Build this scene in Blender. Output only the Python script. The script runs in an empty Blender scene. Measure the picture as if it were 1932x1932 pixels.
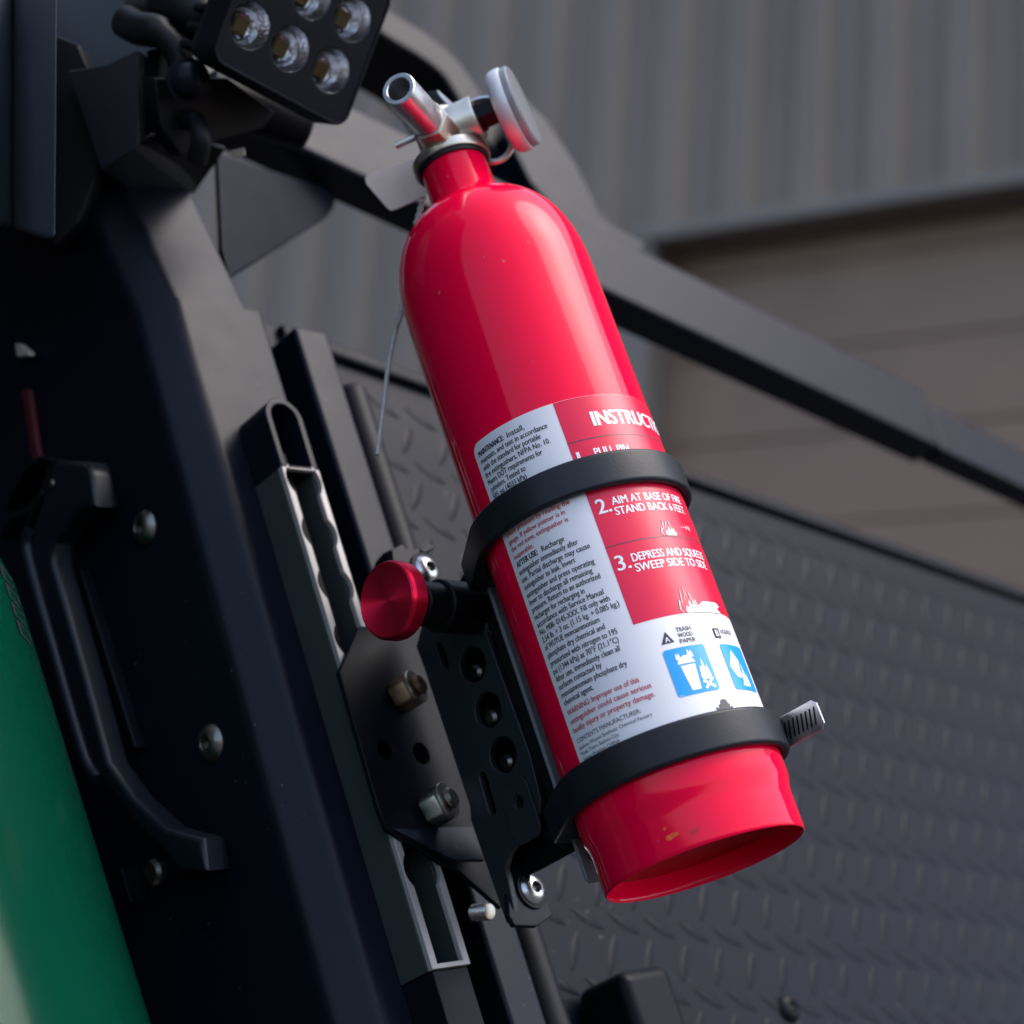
import bpy, bmesh, math, random
from mathutils import Vector, Matrix
random.seed(7)
scene = bpy.context.scene
col = scene.collection
rad = math.radians

# ------------------------------------------------------------------ camera
FPX = 3650.0            # focal length in units where the picture is 1932 wide
PITCH, ROLL = rad(14), rad(4)
CAM = Vector((0, 0, 1.30))
_r0, _u0 = Vector((1, 0, 0)), Vector((0, -math.sin(PITCH), math.cos(PITCH)))
CX = _r0*math.cos(ROLL) + _u0*math.sin(ROLL)
CY = -_r0*math.sin(ROLL) + _u0*math.cos(ROLL)
CF = Vector((0, math.cos(PITCH), math.sin(PITCH)))
cam_d = bpy.data.cameras.new('camera')
cam = bpy.data.objects.new('camera', cam_d); col.objects.link(cam)
cam.matrix_world = Matrix((CX, CY, -CF)).transposed().to_4x4()
cam.location = CAM
cam_d.sensor_width = 36; cam_d.lens = 36*FPX/1932
cam_d.clip_start = .02; cam_d.clip_end = 2000
cam_d.dof.use_dof = True; cam_d.dof.focus_distance = 0.725; cam_d.dof.aperture_fstop = 7.8
scene.camera = cam

# ------------------------------------------------------------------ light
SUN_EL, SUN_AZ = rad(58), rad(98)      # azimuth clockwise from +Y
w = bpy.data.worlds.new('World'); scene.world = w; w.use_nodes = True
nt = w.node_tree; bg = nt.nodes['Background']
sky = nt.nodes.new('ShaderNodeTexSky'); sky.sky_type = 'NISHITA'; sky.sun_disc = False
sky.sun_elevation = SUN_EL; sky.sun_rotation = SUN_AZ
sky.air_density = 1.0; sky.dust_density = 3.0; sky.ozone_density = 1.0
nt.links.new(sky.outputs[0], bg.inputs[0]); bg.inputs[1].default_value = .15
sd = bpy.data.lights.new('sun', 'SUN'); sd.energy = .5; sd.angle = rad(40); sd.color = (1, .985, .97)
sun = bpy.data.objects.new('sun', sd); col.objects.link(sun)
sdir = Vector((math.sin(SUN_AZ)*math.cos(SUN_EL), math.cos(SUN_AZ)*math.cos(SUN_EL), math.sin(SUN_EL)))
sun.rotation_euler = sdir.to_track_quat('Z', 'Y').to_euler(); sun.location = (3, -3, 6)
vs = scene.view_settings
vs.view_transform = 'Standard'; vs.look = 'None'; vs.exposure = 1.42; vs.gamma = 1
vs.use_curve_mapping = False
cy = scene.cycles
cy.max_bounces = 6; cy.diffuse_bounces = 2; cy.glossy_bounces = 4; cy.transmission_bounces = 6
cy.caustics_reflective = False; cy.caustics_refractive = False

# ------------------------------------------------------------------ frames
def ray(px, py):
    return (CX*(px-966) - CY*(py-966) + CF*FPX).normalized()
def P(px, py, depth):
    d = ray(px, py); return CAM + d*(depth/d.dot(CF))
_rb, _rt = ray(1331, 1632), ray(854, 311)
LO = CAM + _rb*.72                                  # centre of the extinguisher's foot
_e2 = (_rt - _rb*_rt.dot(_rb)).normalized()
LA = _rb*math.cos(rad(80)) + _e2*math.sin(rad(80))  # its axis, also the pillar's
LR = _rb.cross(_rt).normalized()
if LR.dot(CX) < 0: LR = -LR
LC = LR.cross(LA).normalized()
if LC.dot(CF) > 0: LC = -LC
NR = LR*.8 + LC*.6
NL = -LR*.6 + LC*.8
def L(x, y, z): return LO + LR*x + LC*y + LA*z
def Q(q, s, z): return LO + NR*q + NL*s + LA*z
def hit(px, py, p0, n):
    d = ray(px, py); return CAM + d*((p0-CAM).dot(n)/d.dot(n))
def toq(p):
    v = p-LO; return (v.dot(NR), v.dot(NL), v.dot(LA))
def tol(p):
    v = p-LO; return (v.dot(LR), v.dot(LC), v.dot(LA))
def hq(px, py, q): return toq(hit(px, py, Q(q, 0, 0), NR))
def hs(px, py, s): return toq(hit(px, py, Q(0, s, 0), NL))
def hy(px, py, y): return tol(hit(px, py, L(0, y, 0), LC))
def hyw(px, py, y): return hit(px, py, L(0, y, 0), LC)
K = 2919/1932
def zo(x0, y0, sc): return lambda x, y: ((x0+x/sc)/K, (y0+y/sc)/K)

# ------------------------------------------------------------------ materials
def mat(name, color, rough=.5, metal=0, spec=.5, bump=0, bscale=400, var=0, vscale=20, coat=0, rvar=.0, trans=0, ior=1.45, dust=0):
    m = bpy.data.materials.new(name); m.use_nodes = True
    t = m.node_tree; b = t.nodes['Principled BSDF']; li = t.links
    b.inputs['Base Color'].default_value = (*color, 1)
    b.inputs['Roughness'].default_value = rough
    b.inputs['Metallic'].default_value = metal
    b.inputs['Specular IOR Level'].default_value = spec
    b.inputs['IOR'].default_value = ior
    b.inputs['Coat Weight'].default_value = coat
    b.inputs['Coat Roughness'].default_value = .06
    b.inputs['Transmission Weight'].default_value = trans
    geo = t.nodes.new('ShaderNodeNewGeometry')
    if var or rvar:
        n = t.nodes.new('ShaderNodeTexNoise'); n.inputs['Scale'].default_value = vscale; n.inputs['Detail'].default_value = 3
        li.new(geo.outputs['Position'], n.inputs['Vector'])
        if var:
            mp = t.nodes.new('ShaderNodeMapRange')
            mp.inputs['From Min'].default_value = .3; mp.inputs['From Max'].default_value = .7
            mp.inputs['To Min'].default_value = 1-var; mp.inputs['To Max'].default_value = 1+var
            li.new(n.outputs[0], mp.inputs[0])
            mx = t.nodes.new('ShaderNodeMix'); mx.data_type = 'RGBA'; mx.blend_type = 'MULTIPLY'; mx.inputs[0].default_value = 1
            mx.inputs[6].default_value = (*color, 1); li.new(mp.outputs[0], mx.inputs[7])
            li.new(mx.outputs[2], b.inputs['Base Color'])
        if rvar:
            mp = t.nodes.new('ShaderNodeMapRange')
            mp.inputs['From Min'].default_value = .3; mp.inputs['From Max'].default_value = .7
            mp.inputs['To Min'].default_value = rough-rvar; mp.inputs['To Max'].default_value = rough+rvar
            li.new(n.outputs[0], mp.inputs[0]); li.new(mp.outputs[0], b.inputs['Roughness'])
    if dust:                                            # scattered fine specks of dust and chips
        n3 = t.nodes.new('ShaderNodeTexNoise'); n3.inputs['Scale'].default_value = 420; n3.inputs['Detail'].default_value = 1
        n4 = t.nodes.new('ShaderNodeTexNoise'); n4.inputs['Scale'].default_value = 22
        li.new(geo.outputs['Position'], n3.inputs['Vector']); li.new(geo.outputs['Position'], n4.inputs['Vector'])
        sm_ = t.nodes.new('ShaderNodeMath'); sm_.operation = 'MULTIPLY_ADD'; sm_.inputs[1].default_value = .25
        li.new(n4.outputs[0], sm_.inputs[0]); li.new(n3.outputs[0], sm_.inputs[2])
        mp = t.nodes.new('ShaderNodeMapRange'); mp.inputs['From Min'].default_value = .90; mp.inputs['From Max'].default_value = .96
        mp.inputs['To Max'].default_value = dust; li.new(sm_.outputs[0], mp.inputs[0])
        mx = t.nodes.new('ShaderNodeMix'); mx.data_type = 'RGBA'; mx.inputs[7].default_value = (.35, .33, .31, 1)
        old = b.inputs['Base Color'].links[0].from_socket if b.inputs['Base Color'].links else None
        if old: li.new(old, mx.inputs[6])
        else: mx.inputs[6].default_value = (*color, 1)
        li.new(mp.outputs[0], mx.inputs[0]); li.new(mx.outputs[2], b.inputs['Base Color'])
    if bump:
        n2 = t.nodes.new('ShaderNodeTexNoise'); n2.inputs['Scale'].default_value = bscale; n2.inputs['Detail'].default_value = 1
        li.new(geo.outputs['Position'], n2.inputs['Vector'])
        bp = t.nodes.new('ShaderNodeBump'); bp.inputs['Strength'].default_value = bump; bp.inputs['Distance'].default_value = .0004
        li.new(n2.outputs[0], bp.inputs['Height']); li.new(bp.outputs[0], b.inputs['Normal'])
    return m

M = {}
M['red'] = mat('red_paint', (.88, .0005, .040), .075, spec=.25, var=.03, vscale=14, bump=.035, bscale=70, rvar=.02, dust=.35)
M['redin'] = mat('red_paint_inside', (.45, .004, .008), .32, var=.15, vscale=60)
M['white'] = mat('label_white', (.74, .725, .745), .24, spec=.45, var=.03, vscale=40)
M['lred'] = mat('label_red', (.66, .008, .045), .24, spec=.45, var=.04, vscale=40)
M['ink'] = mat('black_ink', (.025, .027, .035), .35)
M['rink'] = mat('red_ink', (.55, .03, .05), .35)
M['wink'] = mat('white_ink', (.78, .78, .8), .3)
M['blue'] = mat('label_blue', (.015, .30, .75), .25)
M['line'] = mat('line_ink', (.16, .03, .045), .35)
M['rubber'] = mat('black_rubber', (.010, .0115, .016), .42, spec=.32, bump=.1, bscale=900, rvar=.06, vscale=60)
M['coat'] = mat('black_powder_coat', (.005, .0064, .0125), .34, spec=.17, bump=.15, bscale=1500, var=.06, rvar=.025, vscale=60, dust=.22)
M['coat2'] = mat('black_satin_plate', (.004, .0047, .0075), .42, spec=.13, bump=.15, bscale=1500, var=.12, rvar=.06, vscale=50)
M['grip'] = mat('navy_black_casting', (.006, .008, .013), .38, spec=.34, bump=.1, bscale=900, dust=.3)
M['lampblack'] = mat('matte_lamp_black', (.004, .005, .008), .55, spec=.10)
M['side'] = mat('dark_satin_anodised', (.013, .015, .020), .42, spec=.5, bump=.12, bscale=1200, var=.08, vscale=50)
M['deep'] = mat('black_plastic', (.003, .0033, .005), .48, spec=.25, var=.1)
M['tread'] = mat('black_tread_paint', (.005, .0064, .0115), .40, spec=.115, var=.10, rvar=.03, vscale=30, bump=.12, bscale=700, dust=.4)
M['greyplate'] = mat('grey_plate', (.22, .22, .24), .5, var=.08)
M['steel'] = mat('steel', (.55, .55, .56), .28, metal=1, var=.1, vscale=120, rvar=.08)
M['dsteel'] = mat('dark_steel', (.20, .185, .17), .36, metal=1, var=.2, vscale=200, rvar=.1)
M['zinc'] = mat('zinc_bolt', (.42, .40, .35), .33, metal=1, var=.2, vscale=150, rvar=.08)
M['brass'] = mat('tarnished_bolt', (.24, .16, .10), .42, metal=1, var=.3, vscale=180, rvar=.1)
M['alu'] = mat('aluminium', (.70, .70, .71), .34, metal=1, var=.06, vscale=150, rvar=.06, bump=.06, bscale=600)
M['cast'] = mat('cast_valve', (.60, .555, .47), .38, metal=1, var=.12, vscale=120, rvar=.08, bump=.1, bscale=500)
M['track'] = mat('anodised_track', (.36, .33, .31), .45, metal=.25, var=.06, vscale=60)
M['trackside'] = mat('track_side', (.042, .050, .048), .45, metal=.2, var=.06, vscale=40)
M['knob'] = mat('red_anodised', (.88, .014, .06), .36, metal=.92, var=.05)
M['gauge'] = mat('gauge_case', (.66, .64, .65), .4, metal=.25, var=.08, vscale=90)
M['lens'] = mat('clear_plastic', (.85, .87, .92), .08, trans=.75, ior=1.4)
M['dial'] = mat('dial', (.7, .7, .72), .5)
M['tag'] = mat('card_tag', (.52, .44, .385), .6, var=.08, vscale=60)
M['tie'] = mat('tie', (.50, .47, .43), .5, var=.12, vscale=300)
M['green'] = mat('green_paint', (.002, .085, .045), .16, spec=.4, var=.03, vscale=9)
M['refl'] = mat('reflector', (.55, .55, .58), .14, metal=1, bump=.9, bscale=900)
M['chip'] = mat('led_chip', (.55, .36, .07), .4, var=.3, vscale=900)
M['glass'] = mat('light_glass', (.95, .96, .98), .02, trans=1, ior=1.16)
M['housing'] = mat('slate_plastic', (.085, .10, .125), .5, var=.08)
M['wallc'] = mat('corrugated_paint', (.205, .158, .122), .55, var=.10, vscale=2.2, rvar=.08)
M['trim'] = mat('trim_paint', (.19, .160, .138), .6, var=.08, vscale=3)
M['door'] = mat('brown_door_paint', (.235, .150, .102), .6, var=.12, vscale=2.5)
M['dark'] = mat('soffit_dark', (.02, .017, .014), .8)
M['ground'] = mat('asphalt', (.05, .05, .052), .9, var=.3, vscale=8)
M['redstrap'] = mat('dark_red_strap', (.06, .002, .005), .6)

# anodised knob face: concentric turning grooves give a fan-shaped sheen
def turned(m, origin, axis):
    t = m.node_tree; b = t.nodes['Principled BSDF']; li = t.links
    geo = t.nodes.new('ShaderNodeNewGeometry')
    s = t.nodes.new('ShaderNodeVectorMath'); s.operation = 'SUBTRACT'; s.inputs[1].default_value = origin
    c = t.nodes.new('ShaderNodeVectorMath'); c.operation = 'CROSS_PRODUCT'; c.inputs[0].default_value = axis
    li.new(geo.outputs['Position'], s.inputs[0]); li.new(s.outputs[0], c.inputs[1])
    n = t.nodes.new('ShaderNodeVectorMath'); n.operation = 'NORMALIZE'; li.new(c.outputs[0], n.inputs[0])
    b.inputs['Anisotropic'].default_value = .92
    b.inputs['Anisotropic Rotation'].default_value = .25
    li.new(n.outputs[0], b.inputs['Tangent'])

# ------------------------------------------------------------------ builders
def thing(name, label, cat, loc, group=None):
    o = bpy.data.objects.new(name, None); col.objects.link(o); o.location = loc
    o.empty_display_size = .02
    o['label'] = label; o['category'] = cat
    if group: o['group'] = group
    return o
def org(o):
    v = Vector(o.location)
    return v + org(o.parent) if o.parent else v
def link(name, me, m, parent=None, origin=None, smooth=35, flat=False):
    """me in world coordinates"""
    base = org(parent) if parent else (origin or Vector((0, 0, 0)))
    me.transform(Matrix.Translation(-base))
    if m: me.materials.append(M[m] if isinstance(m, str) else m)
    if smooth:
        for p in me.polygons: p.use_smooth = True
        me.set_sharp_from_angle(angle=rad(smooth))
    o = bpy.data.objects.new(name, me); col.objects.link(o)
    if flat:                                            # keep big faces flat beside their rounded edges
        md = o.modifiers.new('weighted_normal', 'WEIGHTED_NORMAL'); md.keep_sharp = True; md.weight = 100; md.mode = 'FACE_AREA'
    if parent: o.parent = parent
    else: o.location = base
    return o
def tag(o, label, cat, group=None):
    o['label'] = label; o['category'] = cat
    if group: o['group'] = group
    return o
def bm2me(bm, name='m', recalc=True):
    if recalc: bmesh.ops.recalc_face_normals(bm, faces=bm.faces[:])
    me = bpy.data.meshes.new(name); bm.to_mesh(me); bm.free(); return me
def axes(axis, ref=None):
    n = Vector(axis).normalized()
    ref = Vector(ref) if ref else (LA if abs(n.dot(LA)) < .9 else LR)
    u = (ref - n*ref.dot(n)).normalized(); return u, n.cross(u), n
def lathe(bm, prof, o, axis, n=64, ref=None, closed=False):
    u, v, a = axes(axis, ref); rings = []
    for r, h in prof:
        if r < 1e-7: rings.append([bm.verts.new(o+a*h)]); continue
        rings.append([bm.verts.new(o + a*h + (u*math.cos(2*math.pi*i/n) + v*math.sin(2*math.pi*i/n))*r) for i in range(n)])
    if closed: rings.append(rings[0])
    for A, B in zip(rings, rings[1:]):
        for i in range(n):
            j = (i+1) % n
            if len(A) == 1 and len(B) == 1: break
            if len(A) == 1: bm.faces.new((A[0], B[i], B[j]))
            elif len(B) == 1: bm.faces.new((A[i], A[j], B[0]))
            else: bm.faces.new((A[i], A[j], B[j], B[i]))
    return bm
def lathe_obj(name, prof, o, axis, m, parent, n=48, smooth=35, ref=None, closed=False):
    return link(name, bm2me(lathe(bmesh.new(), prof, o, axis, n, ref, closed)), m, parent, smooth=smooth)
def cyl_prof(r, h0, h1, b=.0004):
    return [(0, h0), (r-b, h0), (r, h0+b), (r, h1-b), (r-b, h1), (0, h1)]
def prism(bm, pts, vec, bevel=0, seg=2):
    A = [bm.verts.new(p) for p in pts]; B = [bm.verts.new(Vector(p)+vec) for p in pts]
    fs = [bm.faces.new(A), bm.faces.new(B[::-1])]
    n = len(pts)
    for i in range(n): fs.append(bm.faces.new((A[i], B[i], B[(i+1) % n], A[(i+1) % n])))
    if bevel:
        es = set(e for f in fs for e in f.edges)
        bmesh.ops.bevel(bm, geom=list(es), offset=bevel, segments=seg, affect='EDGES', profile=.5, clamp_overlap=True)
    return bm
def prism_obj(name, pts, vec, m, parent=None, bevel=0, smooth=35, seg=2):
    return link(name, bm2me(prism(bmesh.new(), pts, vec, bevel, seg)), m, parent, smooth=smooth, flat=bevel > 0,
                origin=None if parent else Vector(pts[0]))
def qbox(name, q, s, z, m, parent=None, bevel=.001, seg=2):
    pts = [Q(q[0], s[0], z[0]), Q(q[1], s[0], z[0]), Q(q[1], s[1], z[0]), Q(q[0], s[1], z[0])]
    return prism_obj(name, pts, LA*(z[1]-z[0]), m, parent, bevel, seg=seg)
def tube(bm, path, r, n=10, cap=True):
    path = [Vector(p) for p in path]; rings = []; u = None
    for i, p in enumerate(path):
        d = (path[min(i+1, len(path)-1)] - path[max(i-1, 0)]).normalized()
        if u is None: u = d.orthogonal().normalized()
        u = (u - d*u.dot(d)).normalized(); v = d.cross(u)
        rr = r[i] if isinstance(r, (list, tuple)) else r
        rings.append([bm.verts.new(p + (u*math.cos(2*math.pi*k/n)+v*math.sin(2*math.pi*k/n))*rr) for k in range(n)])
    for A, B in zip(rings, rings[1:]):
        for k in range(n): bm.faces.new((A[k], A[(k+1) % n], B[(k+1) % n], B[k]))
    if cap: bm.faces.new(rings[0]); bm.faces.new(rings[-1])
    return bm
def tube_obj(name, path, r, m, parent=None, n=10):
    return link(name, bm2me(tube(bmesh.new(), path, r, n)), m, parent, smooth=50, origin=None if parent else Vector(path[0]))
def smoothpath(pts, n=6):
    pts = [Vector(p) for p in pts]; out = []
    for i in range(len(pts)-1):
        p0 = pts[max(i-1, 0)]; p1 = pts[i]; p2 = pts[i+1]; p3 = pts[min(i+2, len(pts)-1)]
        for k in range(n):
            t = k/n
            out.append(.5*((2*p1)+(p2-p0)*t+(2*p0-5*p1+4*p2-p3)*t*t+(3*p1-p0-3*p2+p3)*t**3))
    out.append(pts[-1]); return out
def curve2d(outlines, half, bevel=0, res=2):
    cu = bpy.data.curves.new('c', 'CURVE'); cu.dimensions = '2D'; cu.fill_mode = 'BOTH'
    cu.extrude = half-bevel; cu.bevel_depth = bevel; cu.bevel_resolution = res; cu.offset = -bevel
    for ol in outlines:
        sp = cu.splines.new('POLY'); sp.points.add(len(ol)-1); sp.use_cyclic_u = True
        for p, c in zip(sp.points, ol): p.co = (c[0], c[1], 0, 1)
    o = bpy.data.objects.new('c', cu); col.objects.link(o)
    dg = bpy.context.evaluated_depsgraph_get(); dg.update()
    me = bpy.data.meshes.new_from_object(o.evaluated_get(dg))
    bpy.data.objects.remove(o); bpy.data.curves.remove(cu)
    return me
S = 100.0     # 2D curves are made at 100x so their tolerances do not weld small holes
def plate(name, outlines, w0, w1, f, m, parent=None, bevel=.0004, smooth=35, origin=None):
    """outlines in metres (u,v); f(u,v,w) -> world"""
    me = curve2d([[(a*S, b*S) for a, b in ol] for ol in outlines], abs(w1-w0)/2*S, bevel*S)
    mid = (w0+w1)/2
    for v in me.vertices: v.co = f(v.co.x/S, v.co.y/S, v.co.z/S+mid)
    bm = bmesh.new(); bm.from_mesh(me); bpy.data.meshes.remove(me)
    bmesh.ops.remove_doubles(bm, verts=bm.verts[:], dist=1e-6)
    return link(name, bm2me(bm), m, parent, smooth=smooth, origin=origin, flat=bevel > 0)
fq = lambda s, z, q: Q(q, s, z)     # plates lying in a plane q = const
fs = lambda q, z, s: Q(q, s, z)     # plates lying in a plane s = const
def circ(c, r, n=24, ry=None):
    return [(c[0]+r*math.cos(2*math.pi*i/n), c[1]+(ry or r)*math.sin(2*math.pi*i/n)) for i in range(n)]
def rrect(x0, x1, y0, y1, r, n=5):
    o = []
    for cx, cy, a in ((x1-r, y1-r, 0), (x0+r, y1-r, 90), (x0+r, y0+r, 180), (x1-r, y0+r, 270)):
        for k in range(n+1):
            t = rad(a+90*k/n); o.append((cx+r*math.cos(t), cy+r*math.sin(t)))
    return o
def hexring(r, c=(0, 0), rot=0): return [(c[0]+r*math.cos(rad(60*i+rot)), c[1]+r*math.sin(rad(60*i+rot))) for i in range(6)]
def socket_screw(name, p, axis, r, parent, m='steel', rot=0):
    """button-head screw with a hex socket, its head standing on p along axis"""
    o = lathe_obj(name, [(r*.34, .20*r), (r*.36, .42*r), (r*.42, .46*r), (r*.62, .42*r), (r*.85, .27*r), (r, .07*r), (r, 0), (0, 0)], p, axis, m, parent, n=30)
    u, v, a = axes(axis)
    hx = hexring(.34*r, rot=rot); c0 = p+a*.18*r
    bm = bmesh.new()
    A = [bm.verts.new(c0+u*x+v*y) for x, y in hx]; B = [bm.verts.new(p+a*.43*r+u*x+v*y) for x, y in hx]
    bm.faces.new(A)
    for i in range(6): bm.faces.new((A[i], A[(i+1) % 6], B[(i+1) % 6], B[i]))
    link('socket', bm2me(bm), 'dsteel', o if parent is None else parent, smooth=0)
    return o
def hexbolt(name, p, axis, r, h, parent, m):
    u, v, a = axes(axis); hx = hexring(r, rot=12)
    bm = bmesh.new(); prism(bm, [p+u*x+v*y for x, y in hx], a*h, bevel=r*.09)
    return link(name, bm2me(bm), m, parent, smooth=30)

# ================================================================== SETTING
def sheet(name, x0, x1, y0, y1, z, m):
    me = bpy.data.meshes.new(name); me.from_pydata([(x0, y0, z), (x1, y0, z), (x1, y1, z), (x0, y1, z)], [], [(0, 1, 2, 3)])
    o = link(name, me, m, smooth=0); o['kind'] = 'structure'; return o
sheet('ground', -600, 600, -600, 600, 0, 'ground')

# building: corrugated wall over a recessed brown door
Zu = Vector((0, 0, 1))
pe = P(1590, 404, 5.6); H = pe.z
d2 = ray(1250, 456); pe2 = CAM + d2*((H-CAM.z)/d2.z)
WH = (pe-pe2); WH.z = 0; WH.normalize()               # along the wall, towards the right
WN = Vector((WH.y, -WH.x, 0))                          # outward, towards the camera
if WN.dot(CF) > 0: WN = -WN
def Wp(u, n, z): return Vector((pe.x, pe.y, 0)) + WH*u + WN*n + Zu*z
def wallu(px, py, n=0):
    p = hit(px, py, Wp(0, n, 0), WN); return (p-Vector((pe.x, pe.y, 0))).dot(WH)
jamb = wallu(1218, 560)
bld = thing('building', 'grey corrugated metal building with a recessed brown door, out of focus behind', 'building', Wp(0, 0, 0))
PIT = .232
def corr_panel(u0, nrib, z0, z1, top_of):
    bm = bmesh.new(); prof = []
    for k in range(nrib):
        b = u0+k*PIT
        prof += [(b, 0), (b+.085, 0), (b+.112, -.036), (b+.205, -.036)]
    prof.append((u0+nrib*PIT, 0))
    lo = [bm.verts.new(Wp(a, n, z0)) for a, n in prof]; hi = [bm.verts.new(Wp(a, n, z1)) for a, n in prof]
    for i in range(len(prof)-1): bm.faces.new((lo[i], lo[i+1], hi[i+1], hi[i]))
    return link('wall_panel', bm2me(bm, recalc=False), 'wallc', bld, smooth=0)
dR = Vector((math.sin(rad(56)), math.cos(rad(56)), 0))               # the wall runs on to the right of the frame
tR = (Wp(0, 0, 0)-LO).dot(WN)/dR.dot(WN); pR = LO+dR*tR
WR = (pR-Vector((pe.x, pe.y, 0))).dot(WH)
WT = max(hit(x, 0, Wp(0, 0, 0), WN).z for x in (700, 1932)) + 1.4
k = 0
while jamb + k*2*PIT < WR:                              # above the door, left to right
    corr_panel(jamb + k*2*PIT, 2, H+.048, WT, 0); k += 1
WR = jamb + k*2*PIT
for k in range(9):                                      # left of the door, full height
    corr_panel(jamb - (k+1)*4*PIT - .0, 4, .02, WT, 0)
def wbox(name, u, n, z, m, bevel=0):
    return prism_obj(name, [Wp(u[0], n[0], z[0]), Wp(u[1], n[0], z[0]), Wp(u[1], n[1], z[0]), Wp(u[0], n[1], z[0])], Zu*(z[1]-z[0]), m, bld, bevel, smooth=0)
wbox('header_trim', (jamb-.03, WR), (-.16, .030), (H+.0, H+.046), 'trim', .006)
wbox('jamb_trim', (jamb-.10, jamb+.02), (-.16, .025), (.01, H-.004), 'trim', .01)
for k in range(16):                                     # the door's horizontal boards
    z = .02+k*.265
    if z > H: break
    wbox('door_board', (jamb+.021, WR), (-.155, -.125), (z, min(z+.260, H+.05)), 'door', .004)
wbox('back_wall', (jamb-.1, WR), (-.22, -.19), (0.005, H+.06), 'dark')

# ================================================================== ROLL CAGE
cage = thing('roll_cage', 'black powder-coated roll cage frame of an off-road vehicle behind the extinguisher', 'roll cage', Q(-.15, .03, -.08))
# pillar: light face in the plane q=-.135, dark face in the plane s=.062, rounded corner between them
QP = -.135
def roundpoly(pts, rr, n=6):
    out = []; N = len(pts)
    for i, p in enumerate(pts):
        r = rr[i]
        if r == 0: out.append(p); continue
        a = Vector(pts[i-1]); b = Vector(p); c = Vector(pts[(i+1) % N])
        d1 = (a-b).normalized(); d2 = (c-b).normalized()
        for k in range(n+1):
            t = k/n
            q = (1-t)**2*(b+d1*r) + 2*t*(1-t)*b + t*t*(b+d2*r)
            out.append((q.x, q.y))
    return out
def qprism(name, poly, z0, z1, m, parent, bevel=0, shear=(0, 0)):
    A = [Q(a, b, z0) for a, b in poly]
    return prism_obj(name, A, LA*(z1-z0)+NR*shear[0]+NL*shear[1], m, parent, bevel, smooth=40)
pil = roundpoly([(QP-.0135, .062), (QP, .0485), (QP, -.001), (-.165, -.001), (-.165, .03), (-.50, .03), (-.50, .062)], [.004, .004, .002, 0, 0, 0, 0], 8)
pillar = qprism('pillar', pil, -.12, .3255, 'coat', cage)
# upper pillar, leaning back from the bend
up = roundpoly([(QP-.0150, .0615), (QP-.0015, .0480), (QP-.0015, .006), (-.165, .006), (-.165, .03), (-.50, .03), (-.50, .0615)], [.004, .004, .002, 0, 0, 0, 0], 8)
qprism('upper_pillar', up, .3262, .415, 'coat', cage, shear=(-.0075, .0095))
for px, py in ((268, 996), (393, 1402)):
    q_, s_, z_ = hs(px+6, py, .062)
    socket_screw('screw', Q(q_, .062, z_), NL, .0080, cage, 'dsteel')
# flat bar and round tube beside the pillar
qbox('flat_bar', (-.175, -.142), (-.048, -.0265), (-.12, .327), 'coat', cage, .0025, 3)
for zc in (.292, .284):
    pass
lathe_obj('vertical_tube', [(0, -.12), (.0085, -.12), (.0085, .303), (.0065, .3055), (0, .306)], Q(-.158, -.0665, 0), LA, 'deep', cage, n=24)
qbox('rear_strip', (-.20, -.178), (-.10, -.02), (-.12, .318), 'deep', cage, .001)
prism_obj('unseen_dark_blocker', [Vector(p) for p in ((-.62, .18, .2), (-.62, 1.5, .2), (-1.6, 1.5, .2), (-1.6, .18, .2))], Vector((0, 0, 2.3)), 'deep', cage, .03)  # unseen box added left of frame to darken left faces and shape reflections
# long cross tube running away to the lower right
def tubeline(name, A, B, ht, dp, m, bevel=.003):
    """A,B: upper-front edge (q,s,z); face ht tall along z', dp deep along -q"""
    a, b = Q(*A), Q(*B); d = (b-a).normalized()
    up_ = NR.cross(d); up_ = up_ if up_.dot(LA) > 0 else -up_
    pts = [a, a-up_*ht, a-up_*ht-NR*dp, a-NR*dp]
    return prism_obj(name, pts, b-a, m, cage, bevel, seg=3)
e2a, e2b = hq(596, 288, -.15), hq(1700, 806, -.15)
dz = (e2b[2]-e2a[2])/(e2b[1]-e2a[1])
def e2(s): return (-.15, s, e2a[2]+(s-e2a[1])*dz)
def cross(name, s0, s1, ht, dp, drop=0):
    A, B = e2(s0), e2(s1)
    return tubeline(name, (A[0]-drop, A[1], A[2]+ht), (B[0]-drop, B[1], B[2]+ht), ht, dp, 'coat')
cross('cross_tube', .03, -.64, .0515, .025)
cross('cross_tube', -.6401, -1.15, .041, .020, .0015)
# curved brace coming down onto the cross tube
zb = zo(900, 0, 2.415)
outer = [(660, -40), (741, 14), (800, 40), (850, 76), (890, 122), (925, 166), (958, 190), (1004, 196), (1034, 228), (1090, 311), (1134, 404)]
inner = [(640, 30), (719, 74), (793, 123), (822, 165), (850, 222), (900, 280), (1034, 356), (1080, 400)]
QB = -.152
ol = [hq(x, y, QB)[1:] for x, y in outer] + [hq(x, y, QB)[1:] for x, y in inner[::-1]]
fwd = [hq(x, y, QB)[1:] for x, y in outer]
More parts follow.
